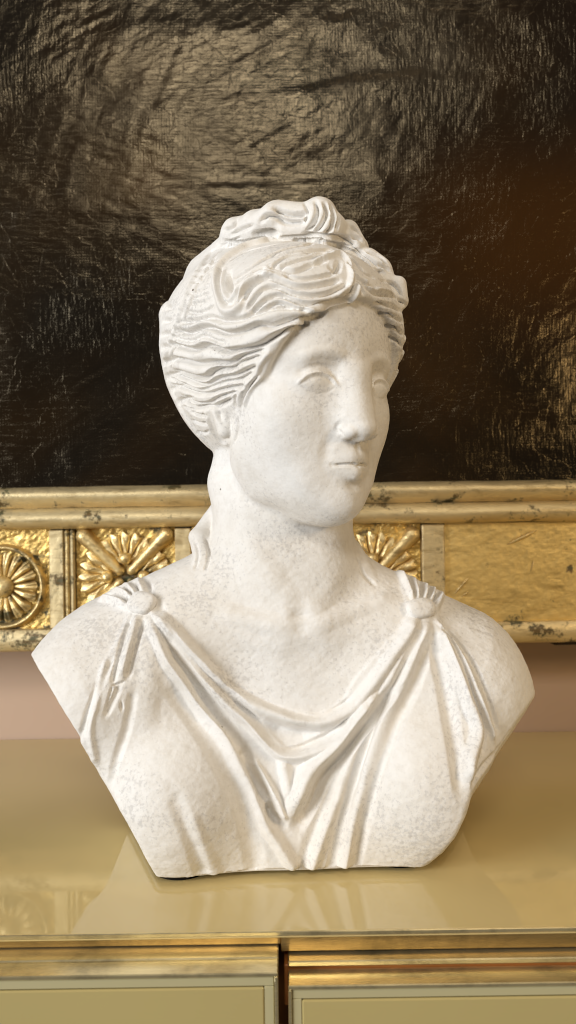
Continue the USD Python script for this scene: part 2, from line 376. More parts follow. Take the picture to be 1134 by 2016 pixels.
def spline(pts, step=2.0):
    """Catmull-Rom through the points, sampled about every step"""
    p = np.asarray(pts, float)
    if len(p) == 2: p = np.array([p[0], p.mean(0), p[1]])
    q = np.vstack([2 * p[0] - p[1], p, 2 * p[-1] - p[-2]])
    out = []
    for i in range(len(p) - 1):
        a, b, c, d = q[i:i + 4]
        n = max(2, int(np.linalg.norm((c - b)[:2] if p.shape[1] < 4 else (c - b)[:3]) / step))
        t = (np.arange(n) / n)[:, None]
        out.append(.5 * (2 * b + (c - a) * t + (2 * a - 5 * b + 4 * c - d) * t * t + (3 * b - a - 3 * c + d) * t ** 3))
    return np.vstack(out + [p[-1:]])
# ---------------------------------------------------------------- wall
def at(x, y, d):
    """the place, in metres, that the photograph shows at pixel (x, y), at depth d from the camera"""
    p = unproject(x, y, (0.656 - d) / PX) * PX
    return np.array([p[0], -p[1], p[2] + CAM_H])
WALL_Y = 0.317
def wall():
    xs, zs = np.linspace(-1.6, 1.6, 33), np.linspace(-0.9, 1.9, 29)
    X, Z = np.meshgrid(xs, zs, indexing='ij')
    v = np.stack([X, np.full_like(X, WALL_Y), Z], -1).reshape(-1, 3)
    i = np.arange(32)[:, None] * 29 + np.arange(28)[None]
    q = np.stack([i, i + 29, i + 30, i + 1], -1).reshape(-1, 4)
    p = raw_mesh('/World/wall', v, q[:, ::1], None, 'beige_wall_paint')
    data(p, kind='structure', label='plain beige wall behind the cabinet and under the gilt frame')
wall()

# ---------------------------------------------------------------- cabinet
FRONT = -0.1394                                                    # front edge of the top
cab = thing('cabinet', 'low cabinet with olive glass top and doors edged in polished brass', 'cabinet', (0, 0, 0))
GAP = at(556, 1900, .51)[0]
part(cab, 'glass_top', bevel_box(-.95, .95, FRONT + .0016, WALL_Y - .002, -.0045, 0, .0005), 'olive_glass')
part(cab, 'brass_edge', bevel_box(-.95, .95, FRONT, FRONT + .0014, -.0026, .0003, .0005), 'polished_brass', label='thin bright brass strip along the front of the top')
part(cab, 'carcass', bevel_box(-.94, .94, FRONT + .045, WALL_Y - .01, -.62, -.005, .001), 'orange_wood')
part(cab, 'rail', bevel_box(-.945, GAP - .001, FRONT + .0022, FRONT + .044, -.0088, -.0030, .0005), 'aged_brass')
part(cab, 'rail', bevel_box(GAP - .0008, .945, FRONT + .0024, FRONT + .044, -.0137, -.0030, .0005), 'aged_brass')
part(cab, 'ledge', bevel_box(-.945, GAP - .0025, -.1512, FRONT + .0438, -.0160, -.0095, .0007), 'polished_brass')
part(cab, 'ledge', bevel_box(GAP + .0035, .945, -.1458, FRONT + .0438, -.0187, -.0152, .0007), 'polished_brass')
part(cab, 'inner_rail', bevel_box(GAP + .001, .945, -.1425, FRONT + .0435, -.045, -.0190, .0007), 'orange_wood')

def door(x0, x1, y0, y1, ztop, label):
    """y0: front; a brass box frame round a pane of painted glass with a pale ground edge"""
    zb = -.58; t = .0022
    d = UsdGeom.Xform.Define(stage, free(cab, 'door')).GetPrim(); data(d, label=label)
    part(d, 'top_rail', bevel_box(x0, x1, y0, y1, ztop - .0028, ztop, .0006), 'polished_brass')
    part(d, 'bottom_rail', bevel_box(x0, x1, y0, y1, zb, zb + .0028, .0006), 'polished_brass')
    part(d, 'stile', bevel_box(x0, x0 + t, y0 + .0002, y1, zb + .003, ztop - .003, .0005), 'polished_brass')
    part(d, 'stile', bevel_box(x1 - t, x1, y0 + .0002, y1, zb + .003, ztop - .003, .0005), 'polished_brass')
    part(d, 'back_panel', bevel_box(x0 + t + .0002, x1 - t - .0002, y0 + .010, y1 - .0005, zb + .003, ztop - .003, .0005), 'orange_wood')
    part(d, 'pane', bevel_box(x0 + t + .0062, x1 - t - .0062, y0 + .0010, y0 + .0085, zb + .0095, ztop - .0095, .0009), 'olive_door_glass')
    e0, e1, e2, e3 = x0 + t + .0003, x1 - t - .0003, zb + .0031, ztop - .0031
    w = .0058
    part(d, 'ground_edge', bevel_box(e0, e1, y0 + .0016, y0 + .0085, e3 - w, e3, .0005), 'pale_glass_edge')
    part(d, 'ground_edge', bevel_box(e0, e0 + w, y0 + .0016, y0 + .0085, e2, e3 - w - .0002, .0005), 'pale_glass_edge')
    part(d, 'ground_edge', bevel_box(e1 - w, e1, y0 + .0016, y0 + .0085, e2, e3 - w - .0002, .0005), 'pale_glass_edge')
    return d
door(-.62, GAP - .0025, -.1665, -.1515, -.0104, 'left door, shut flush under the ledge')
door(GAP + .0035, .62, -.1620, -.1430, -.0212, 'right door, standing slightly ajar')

# ---------------------------------------------------------------- painting in its gilt frame
PIV = (0.0, 0.0)
FD = 0.892                                                          # depth of the frame's face from the camera
FY = FD - 0.656
pic = thing('painting', 'large dark old oil painting in a worn carved gilt frame', 'painting', (0, FY, 0), 0.8)
def fx(x, y=1120): return at(x, y, FD)[0]
def fz(y): return CAM_H - (y - 1008) * FD / F_PX
Z_TOP, Z_M, Z_P, Z_R, Z_B = fz(951.5), fz(994), fz(1036.5), fz(1231), fz(1272.5)
XL, XR = -.78, .80
def arc(y0, z0, y1, z1, bulge, n=9):
    t = np.linspace(0, 1, n)[:, None]; a, b = np.array([y0, z0]), np.array([y1, z1])
    nrm = np.array([-(b - a)[1], (b - a)[0]]); nrm /= np.linalg.norm(nrm); nrm = nrm if nrm[0] < 0 else -nrm
    return [tuple(p) for p in a + (b - a) * t + nrm * (np.sin(np.pi * t) ** .8) * bulge]
part(pic, 'inner_moulding', extrude_x([(.055, Z_TOP)] + arc(.010, Z_TOP, .004, Z_M + .0004, .013) + [(.055, Z_M + .0004)], XL, XR, 260, .0016, 1), 'gilt_moulding', 35, label='rubbed half round moulding next to the canvas')
part(pic, 'outer_moulding', extrude_x([(.055, Z_M)] + arc(-.002, Z_M, .000, Z_P + .0012, .010) + [(.055, Z_P + .0012)], XL, XR, 260, .0016, 2), 'gilt_moulding', 35)
part(pic, 'lower_rail', extrude_x([(.055, Z_R)] + [(-.0035, Z_R)] + arc(-.0045, Z_R - .001, -.0045, Z_B + .002, .003, 6) + [(-.002, Z_B), (.055, Z_B)], XL, XR, 200, .0013, 3), 'gilt_moulding', 35)
def ground(x0, x1, y, rough):
    """the beaten, pitted floor of a sunk panel"""
    n, m = max(4, int((x1 - x0) / .0016)), int((Z_P - Z_R) / .0016)
    X, Z = np.meshgrid(np.linspace(x0, x1, n + 1), np.linspace(Z_R - .001, Z_P + .001, m + 1), indexing='ij')
    P = np.stack([X, np.zeros_like(X), Z], -1)
    Y = y + rough * (.0026 * (fbm(P * 120, 3, 4) - .5) + .0016 * (noise(P * 430, 8) - .5))
    v = np.stack([X, Y, Z], -1).reshape(-1, 3)
    i = np.arange(n)[:, None] * (m + 1) + np.arange(m)[None]
    q = np.stack([i, i + m + 1, i + m + 2, i + 1], -1).reshape(-1, 4)
    return v, q
PANELS = [(-40, 97, 'rosette'), (148, 344, 'cross'), (378, 600, 'plain'), (638, 832, 'cross'), (879, 1330, 'plain')]
edges = [(97, 148), (344, 378), (600, 638), (832, 879), (-78, -40)]
for a, b, kind in PANELS:
    v, q = ground(fx(a), fx(b), .0105 if kind != 'plain' else .0055, 1 if kind != 'plain' else .3)
    part(pic, 'panel', (v, q), 'gilt_ground' if kind != 'plain' else 'gilt_plain', True)
part(pic, 'back_board', bevel_box(XL + .005, XR - .005, .0135, .054, Z_R, Z_P + .001, .0005), 'dark_wood_edge')
for a, b in edges:                                                   # flat strips with a reeded side between the panels
    x0, x1 = fx(a) + .0006, fx(b) - .0006; w = x1 - x0
    def strip(u0, u1, y0, rnd):
        s = bevel_box(x0 + w * u0, x0 + w * u1, y0, .0132, Z_R + .0006, Z_P - .0002, rnd)
        s = s.subdivide().subdivide().subdivide(); s.vertices[:, 1] += .0012 * (fbm(s.vertices * 160, 3, 6) - .5); return s
    if b - a > 40 and a < 500:
        part(pic, 'stile', strip(0, .58, .0005, .001), 'gilt_moulding', 25); part(pic, 'reed', strip(.60, .79, .0015, .0025), 'gilt_carving', 25); part(pic, 'reed', strip(.81, .99, .003, .002), 'gilt_moulding', 25)
    else:
        part(pic, 'stile', strip(0, 1, .0005, .0012), 'gilt_moulding', 25)

def polar(cx, cz, r0, r1, a0, a1, nr, na, height, y):
    """a carved lobe: height(u, t) over radius u and angle t, standing forward from y"""
    u, t = np.meshgrid(np.linspace(0, 1, nr + 1), np.linspace(0, 1, na + 1), indexing='ij')
    r, a = r0 + (r1 - r0) * u, a0 + (a1 - a0) * t
    h, rr = height(u, t)
    r = r * rr
    v = np.stack([cx + r * np.sin(a), y - h, cz + r * np.cos(a)], -1)
    v[..., 1] += .0012 * (fbm(v * 300, 2, 5) - .5)
    v = v.reshape(-1, 3)
    i = np.arange(nr)[:, None] * (na + 1) + np.arange(na)[None]
    q = np.stack([i, i + na + 1, i + na + 2, i + 1], -1).reshape(-1, 4)
    return v, q
def boss(cx, cz, r, y, h):
    s = trimesh.creation.icosphere(3, 1.0); s.vertices *= [r, h, r]; s.vertices += .06 * r * (fbm(s.vertices * 1.3 / max(r, 1e-6) * r + 3, 2, 1)[:, None] - .5); s.vertices += [cx, y, cz]
    return s
def rosette(px, py, R):
    c = at(px, py, FD); cx, cz = c[0], c[2]; y = .0105
    ring = lambda u, t: (.0105 * np.sin(np.pi * np.clip(u, 0, 1)) ** .6, np.ones_like(u))
    ro = UsdGeom.Xform.Define(stage, free(pic, 'rosette')).GetPrim(); data(ro, label='round many petalled rosette in a raised ring')
    part(ro, 'ring', polar(cx, cz, R * .83, R, 0, 2 * np.pi, 8, 72, ring, y + .001), 'gilt_carving', True)
    rnd = random.Random(4)
    for k in range(18):
        a = 2 * np.pi * k / 18; w = 2 * np.pi / 18 * .97; tilt = rnd.uniform(-.03, .03)
        hf = lambda u, t: (.0015 + .0085 * np.sqrt(np.clip(np.sin(np.pi * t), 0, 1)) * (.35 + .65 * np.sin(np.pi * np.clip(u, 0, 1) * .82)) - .0035 * np.exp(-((t - .5) / .09) ** 2) * u, 1 - .10 * (np.abs(t - .5) * 2) ** 3 * u)
        part(ro, 'petal', polar(cx, cz, R * .26, R * .80, a + tilt, a + w + tilt, 8, 9, hf, y), 'gilt_carving', True)
    part(ro, 'boss', boss(cx, cz, R * .25, y - .003, .010), 'gilt_carving', True)
    return ro
rosette(5, 1156, .0475)
def cross(x0, x1):
    c = at((x0 + x1) / 2, 1136, FD); cx, cz = c[0], c[2]; hw, hh = (fx(x1) - fx(x0)) / 2, (Z_P - Z_R) / 2; y = .0105
    cr = UsdGeom.Xform.Define(stage, free(pic, 'crossed_ornament')).GetPrim()
    data(cr, label='crossed pointed stems with a ruffled flower in each corner between them')
    for sx in (-1, 1):
        for sz in (-1, 1):
            a, b = np.array([cx + sx * .003, cz + sz * .003]), np.array([cx + sx * hw * .93, cz + sz * hh * .95])
            n = 22; t = np.linspace(0, 1, n)[:, None]; ax = a + (b - a) * t
            d = (b - a) / np.linalg.norm(b - a); nn = np.array([-d[1], d[0]])
            w = .0096 * (.62 + .38 * t) * np.sqrt(np.clip((1.015 - t) / .08, .02, 1)) * np.clip(t / .08 + .5, 0, 1)
            ring = []
            for k in range(11):
                f = np.pi * k / 10
                p2 = ax + nn * np.cos(f) * w; yy = y + .001 - (np.sin(f) ** .8) * (w * 1.15 + .0035)
                ring.append(np.column_stack([p2[:, 0], yy[:, 0], p2[:, 1]]))
            v = np.stack(ring, 1); v[..., 1] += .001 * (fbm(v * 260, 2, 2) - .5); v = v.reshape(-1, 3)
            i = np.arange(n - 1)[:, None] * 11 + np.arange(10)[None]
            q = np.stack([i, i + 1, i + 12, i + 11], -1).reshape(-1, 4)
            part(cr, 'stem', (v, q), 'gilt_carving', True)
    for ang, rr in ((0, .044), (math.pi, .044), (math.pi / 2, .046), (-math.pi / 2, .046)):
        ox, oz = cx + math.sin(ang) * .010, cz + math.cos(ang) * .010
        for k in range(5):
            w = 1.75 / 5; a = ang - .875 + k * w
            hf = lambda u, t: (.0012 + .0050 * np.clip(np.sin(np.pi * t), 0, 1) ** .35 * (.55 + .45 * u) * np.where(u > .9, .55, 1) + .0012 * np.sin(u * 11 + 5 * t + 9 * ang), 1 + .05 * np.sin(5 * ang + 7 * t) - .10 * (np.abs(t - .5) * 2) ** 3)
            part(cr, 'petal', polar(ox, oz, .007, rr * .88, a, a + w * .98, 9, 8, hf, y), 'gilt_carving', True)
        part(cr, 'bead', boss(ox + math.sin(ang) * .010, oz + math.cos(ang) * .010, .0068, y - .006, .0075), 'gilt_carving', True)
cross(148, 344); cross(638, 832)

bk = at(1092, 1262, FD + .012)
part(pic, 'bracket', bevel_box(bk[0], bk[0] + .09, .010, .050, Z_B - .0055, Z_B - .0005, .001), 'dark_wood_edge')
def flake(x0, y0, x1, y1, w):
    """a lifted sliver of leaf on the plain panel"""
    a, b = at(x0, y0, FD), at(x1, y1, FD); n = 14; t = np.linspace(0, 1, n)[:, None]
    ax = a[[0, 2]] + (b - a)[[0, 2]] * t; d = (b - a)[[0, 2]]; d /= np.linalg.norm(d); nn = np.array([-d[1], d[0]])
    ww = w * np.sin(np.pi * np.clip(t * .96 + .02, 0, 1)) ** .7
    rows = [np.column_stack([(ax + nn * k * ww)[:, 0], .0052 - h * ww[:, 0] * 1.2, (ax + nn * k * ww)[:, 1]]) for k, h in ((-1, 0), (-.3, 1), (.5, .7), (1, 0))]
    v = np.stack(rows, 1).reshape(-1, 3); i = np.arange(n - 1)[:, None] * 4 + np.arange(3)[None]
    part(pic, 'lifted_leaf', (v, np.stack([i, i + 4, i + 5, i + 1], -1).reshape(-1, 4)), 'gilt_carving', True)
flake(1002, 1073, 1062, 1044, .0024); flake(898, 1170, 926, 1138, .0016); flake(912, 1176, 926, 1166, .0012); flake(1050, 1126, 1056, 1104, .0010)

def canvas_mesh():
    x0, x1, z0, z1 = -.74, .76, Z_TOP - .012, 1.25
    xs = np.concatenate([np.linspace(x0, -.45, 30)[:-1], np.linspace(-.45, .45, 420), np.linspace(.45, x1, 30)[1:]])
    zs = np.concatenate([np.linspace(z0, .92, 300), np.linspace(.92, z1, 30)[1:]])
    X, Z = np.meshgrid(xs, zs, indexing='ij')
    P = np.stack([X, np.zeros_like(X), Z], -1)
    Y = .034 + .010 * (fbm(P * 3.1, 2, 11) - .5)                              # slack cloth
    for k, (ang, s1, s2, h, sd) in enumerate([(.5, 30, 150, .0007, 1), (-.35, 26, 170, .0006, 2), (1.2, 24, 130, .0006, 3)]):
        u, w = X * math.cos(ang) + Z * math.sin(ang), -X * math.sin(ang) + Z * math.cos(ang)
        m = np.clip((noise(P * 5.0 + 7 * k, 20 + k) - .35) * 2.6, 0, 1)
        Q = np.stack([u * s1, w * s2, np.full_like(u, k * 3.)], -1) + 1.2 * (fbm(P * 12, 2, 30 + k)[..., None] - .5)
        Y += h * m * (fbm(Q, 3, sd) - .5)
    Y += .0006 * (fbm(P * 60, 3, 15) - .5)
    Y += .0030 * np.abs(fbm(P * 7.0 + 3, 2, 51) - .5) + .0022 * np.abs(fbm(P * 15.0 + 8, 2, 53) - .5)      # crumpled facets
    for xa, za, xb, zb, h in ((-.12, .735, .26, .768, .0010), (-.22, .640, .16, .662, .0012)):          # where the cloth was once folded
        d = np.array([xb - xa, zb - za]); L = np.linalg.norm(d); d /= L
        s = (X - xa) * d[0] + (Z - za) * d[1]; n = -(X - xa) * d[1] + (Z - za) * d[0] + .030 * (noise(P * 9, 40) - .5)
        Y += h * np.clip(1 - np.abs(s / L - .5) * 2, 0, 1) ** .7 * np.exp(-np.abs(n) / .05) * np.tanh(n / .006)
    i = np.arange(len(xs) - 1)[:, None] * len(zs) + np.arange(len(zs) - 1)[None]
    q = np.stack([i, i + len(zs), i + len(zs) + 1, i + 1], -1).reshape(-1, 4)
    return np.stack([X, Y, Z], -1).reshape(-1, 3), q
part(pic, 'canvas', canvas_mesh(), 'old_painted_canvas', True, label='dark brown canvas with cracked and ridged old paint')
# ---------------------------------------------------------------- the bust: masses
def head_axes(yaw, pitch, roll):
    F = np.array([math.sin(yaw) * math.cos(pitch), math.cos(yaw) * math.cos(pitch), -math.sin(pitch)])   # face forward
    Rt = np.array([math.cos(yaw), -math.sin(yaw), 0.0])                                                  # towards viewer's right
    U = np.cross(Rt, F); U = U if U[2] > 0 else -U
    return np.stack([Rt * math.cos(roll) - U * math.sin(roll), F, U * math.cos(roll) + Rt * math.sin(roll)])
HEAD_R = head_axes(math.radians(36), math.radians(5), 0.0)      # rows: local x, y (face), z
HEAD_S = 0.93
EYE_MID = unproject(689, 741, 135.0)
HEAD_O = EYE_MID - HEAD_S * 165 * HEAD_R[1]
def H(x, y, z): return HEAD_O + HEAD_S * (np.array([x, y, z], float) @ HEAD_R)
def HL(p): return HEAD_O + HEAD_S * (np.asarray(p, float) @ HEAD_R)
def to_local(P): return (P - HEAD_O) @ HEAD_R.T / HEAD_S

FACE_C = np.array([0., 30., -70.])
FACE_SECTIONS = {
    120: [(0, 180), (55, 172), (105, 142), (138, 95), (156, 45), (160, 0)],
    60: [(0, 191), (55, 183), (106, 155), (140, 108), (158, 50), (162, 0)],
    30: [(0, 190), (55, 184), (108, 160), (143, 114), (160, 50), (164, 0)],
    0: [(0, 184), (55, 178), (105, 148), (140, 107), (156, 50), (160, 0)],
    -40: [(0, 182), (52, 175), (104, 154), (147, 116), (164, 52), (164, 0)],
    -80: [(0, 184), (50, 176), (108, 155), (152, 115), (162, 50), (163, 0)],
    -120: [(0, 191), (24, 188), (48, 175), (103, 152), (146, 111), (157, 48), (160, 0)],
    -165: [(0, 199), (22, 194), (44, 177), (95, 149), (130, 107), (145, 48), (155, 0)],
    -210: [(0, 187), (42, 173), (88, 147), (112, 99), (126, 44), (136, 0)],
    -245: [(0, 192), (40, 176), (74, 141), (92, 95), (106, 44), (114, 0)],
    -270: [(0, 180), (36, 162), (58, 124), (68, 80), (70, 34), (66, 0)],
    -291: [(0, 144), (28, 129), (40, 100), (44, 62), (42, 22)],
    175: [(0, 150), (55, 140), (100, 108), (125, 60), (135, 10)],
    220: [(0, 105), (50, 92), (85, 50)],
}
def face_radius():
    """the face without nose and eyes: a radius for each direction from a point inside the head"""
    pts = []
    for z, s in FACE_SECTIONS.items():
        for x, y in s:
            pts += [(x, y, z)] + ([(-x, y, z)] if x else [])
    pts += [(0, 60, -292), (0, 0, -280), (60, -40, -250), (-60, -40, -250), (130, -50, -180), (-130, -50, -180)]
    for az in range(0, 360, 30):
        for el in (-50, -20, 10, 45):
            d = np.array([math.sin(math.radians(az)) * math.cos(math.radians(el)), -math.cos(math.radians(az)) * math.cos(math.radians(el)), math.sin(math.radians(el))])
            if d[1] < -.45: pts.append(tuple(FACE_C + 165 * d))
    p = np.array(pts, float) - FACE_C
    r = np.linalg.norm(p, axis=1)
    f = RBFInterpolator(p / r[:, None], r, kernel='thin_plate_spline', smoothing=0.004)
    el, az = np.meshgrid(np.radians(np.arange(-90, 91, 2.)), np.radians(np.arange(-182, 183, 2.)), indexing='ij')
    return f(np.stack([np.sin(az) * np.cos(el), np.cos(az) * np.cos(el), np.sin(el)], -1).reshape(-1, 3)).reshape(el.shape)

def bust_masses(h=5.0):
    g = Grid((-545, -345, -655), (515, 240, 640), h)
    allc, allr = (0, 0, 0), (900, 900, 900)
    def add(fn, k, c=allc, r=allr, op=union): g.apply(fn, op(k), c, r)
    # ---- torso
    add(ellipsoid((0, -30, -560), (385, 150, 430)), 0)
    add(cone((-200, -35, -300), (-372, 0, -368), 138, 166), 60)
    add(cone((190, -55, -320), (322, -50, -388), 148, 168), 60)
    add(cone((-80, -55, -150), (-330, -45, -290), 110, 134), 60)
    add(cone((75, -65, -150), (320, -75, -318), 88, 124), 60)
    add(ellipsoid((-212, 104, -528), (126, 108, 134)), 70)
    add(ellipsoid((254, 90, -515), (128, 108, 134)), 70)
    add(ellipsoid((-20, 22, -620), (300, 112, 140)), 90)
    # ---- neck, its sinews and the hollow between the collar bones
    add(cone((-14, -66, -250), (-12, -92, 100), 143, 142), 60)
    add(cone((-128, -34, 60), (2, 52, -205), 20, 18), 60)
    add(cone((106, -30, 60), (40, 42, -205), 18, 16), 70)
    add(cone((-20, 66, -232), (-230, 40, -205), 14, 18), 60)
    add(cone((62, 60, -232), (240, 15, -215), 14, 18), 60)
    # ---- cuts through the arms, the chest and the back
    def half(a, b, tilt):
        """a cut seen edge on along the line a-b of the photograph; tilt > 0 turns its face a little towards the viewer"""
        A, B = unproject(*a, 0.), unproject(*b, 0.); w = (A + B) / 2 - np.array([0, F_PX, 0]); w /= np.linalg.norm(w)
        n = np.cross(B - A, w); n /= np.linalg.norm(n); n = n if n[2] < 0 else -n
        return plane(A, n - tilt * w)
    p1, p2 = half((74, 1310), (217, 1545), -.01), half((217, 1545), (308, 1717), 0.)
    add(lambda X, Y, Z: smin(p1(X, Y, Z), p2(X, Y, Z), 6), 4, op=keep)
    q1, q2, q3 = half((1052, 1372), (922, 1566), .02), half((928, 1540), (914, 1612), 0.), half((912, 1632), (812, 1708), -.05)
    add(lambda X, Y, Z: smin(q1(X, Y, Z), smax(q2(X, Y, Z), q3(X, Y, Z), 50), 5), 5, op=keep)
    add(plane((0, -150, 0), (0, -1, 0)), 6, op=keep)
    add(plane((0, 0, -641), (0, 0, -1)), 3, op=keep)
    # ---- head, both sides alike
    HS = HEAD_S
    tab = face_radius()
    def face(X, Y, Z):
        d = [X - HEAD_O[0], Y - HEAD_O[1], Z - HEAD_O[2]]
        l = [sum(HEAD_R[k][j] * d[j] for j in range(3)) / HS - FACE_C[k] for k in range(3)]
        r = np.sqrt(l[0] ** 2 + l[1] ** 2 + l[2] ** 2) + 1e-6
        el = np.degrees(np.arcsin(l[2] / r)); az = np.degrees(np.arctan2(l[0], l[1]))
        R = ndimage.map_coordinates(tab, np.stack([(el + 90) / 2, (az + 182) / 2]), order=3, mode='nearest')
        return ((r - R) * HS * .95).astype(np.float32)
    add(face, 12, HEAD_O + HS * np.array([20, 0, -20]), (300, 300, 300))
    def hadd(kind, k, a, b=None, ra=None, rb=None, op=union):
        for s in ((1,) if a[0] < 0 else (1, -1) if (a[0] != 0 or (kind == 'cone' and b[0] != 0)) else (1,)):
            A = H(a[0] * s, a[1], a[2])
            if kind == 'ell':
                fn = ellipsoid(A, np.array(b) * HS, HEAD_R); R = max(b) * HS + 3 * k + 12; c = A
                g.apply(fn, op(k), c, (R,) * 3)
            else:
                B = H(b[0] * s, b[1], b[2]); fn = cone(A, B, ra * HS, rb * HS)
                c = (A + B) / 2; R = np.abs(A - B) / 2 + max(ra, rb) * HS + 3 * k + 12
                g.apply(fn, op(k), c, R)
    hadd('ell', 30, (0, -25, 75), (172, 200, 190))                    # cranium
    hadd('ell', 24, (76, 198, 9), (44, 28, 14), op=carve)           # hollow under the brow
    hadd('ell', 14, (46, 202, -4), (15, 31, 16), op=carve)            # deeper beside the nose
    hadd('ell', 14, (79, 132, -17), (38, 35, 25))                     # eyeball
    hadd('cone', 22, (7, 158, 85), (7, 183, 8), 14, 11)              # nose
    hadd('cone', 24, (8, 184, 8), (9, 214, -96), 11, 12)
    hadd('cone', 34, (15, 166, 2), (21, 187, -86), 14, 15)            # its broad sides
    hadd('ell', 14, (0, 211, -104), (18, 19, 14))
    hadd('ell', 9, (27, 194, -108), (14, 24, 14))
    hadd('ell', 10, (0, 196, -116), (10, 22, 9))
    hadd('cone', 12, (9, 188, -157), (40, 165, -166), 12, 8.5)          # lips
    hadd('cone', 12, (0, 186, -184), (37, 165, -179), 13.5, 9.5)
    hadd('cone', 6, (-167, -40, -66), (-163, -24, -112), 19, 16)      # the lower ear
    # ---- hair: the cap, its window for the face, the roll behind the ears
    body = g.d; g.d = np.full(g.d.shape, 1e4, np.float32)
    hadd('ell', 0, (0, -45, 55), (206, 250, 212))
    hadd('ell', 40, (0, 30, 110), (212, 166, 158))
    hadd('ell', 40, (0, -122, 85), (238, 236, 213))
    hadd('ell', 60, (0, -120, -30), (175, 190, 145))
    hadd('ell', 16, (0, 225, -92), (205, 210, 240), op=carve)
    hadd('ell', 10, (150, 40, -150), (80, 80, 85), op=carve)
    # the knot on the crown
    def lump(a, b, Ya, Yb, ra, rb, k=8):
        A, B = unproject(*a, Ya), unproject(*b, Yb)
        g.apply(cone(A, B, ra, rb), union(k), (A + B) / 2, np.abs(A - B) / 2 + max(ra, rb) + 30)
    for q in KNOT: lump(*q)
    lump((450, 512), (420, 548), -80, -100, 46, 56, 40); lump((442, 852), (384, 742), -65, -105, 22, 42, 50)
    lump((344, 622), (346, 712), -165, -165, 34, 28, 50)
    hair = g.d
    g.d = smin(body, hair, 8)
    # ---- a lock falling on either shoulder
    for q in LOCKS: lump(*q)
    return g, body, hair

KNOT = [((465, 458), (505, 455), -20, 0, 30, 34), ((505, 448), (560, 440), 10, 30, 34, 32), ((548, 424), (604, 434), 40, 50, 28, 32),
        ((505, 440), (535, 428), 35, 45, 18, 26), ((560, 452), (605, 450), 48, 52, 18, 22),
        ((628, 424), (640, 448), 52, 56, 34, 34), ((540, 462), (660, 468), 20, 20, 24, 24), ((600, 470), (700, 490), 5, 0, 26, 26), ((658, 446), (655, 458), 45, 45, 24, 24),
        ((684, 458), (694, 482), 20, 25, 24, 26), ((722, 517), (742, 532), 20, 20, 28, 28), ((752, 537), (760, 560), 15, 20, 20, 22),
        ((784, 560), (786, 592), 25, 30, 16, 18)]
LOCKS = [((432, 1004), (390, 1056), -90, -40, 20, 17), ((392, 1060), (400, 1100), -38, 0, 20, 18), ((400, 1100), (384, 1148), 0, 22, 17, 10),
         ((690, 1085), (715, 1122), -60, -20, 22, 16), ((715, 1122), (742, 1156), -18, 5, 14, 8)]
# ---------------------------------------------------------------- the bust: chisel work. Every stroke is a path over the carved surface.
def M(*p): return [(420 + x / 5.155, 380 + y / 5.155) for x, y in p]
def P_(*p): return [(600 + x / 5.155, 380 + y / 5.155) for x, y in p]
def N(*p): return [(290 + x / 5.155, 560 + y / 5.155) for x, y in p]
def Z1(*p): return [(280 + x / 2.025, 370 + y / 2.025) for x, y in p]
def Z3(*p): return [(280 + x / 2.965, 560 + y / 2.965) for x, y in p]
def D(*p): return list(p)

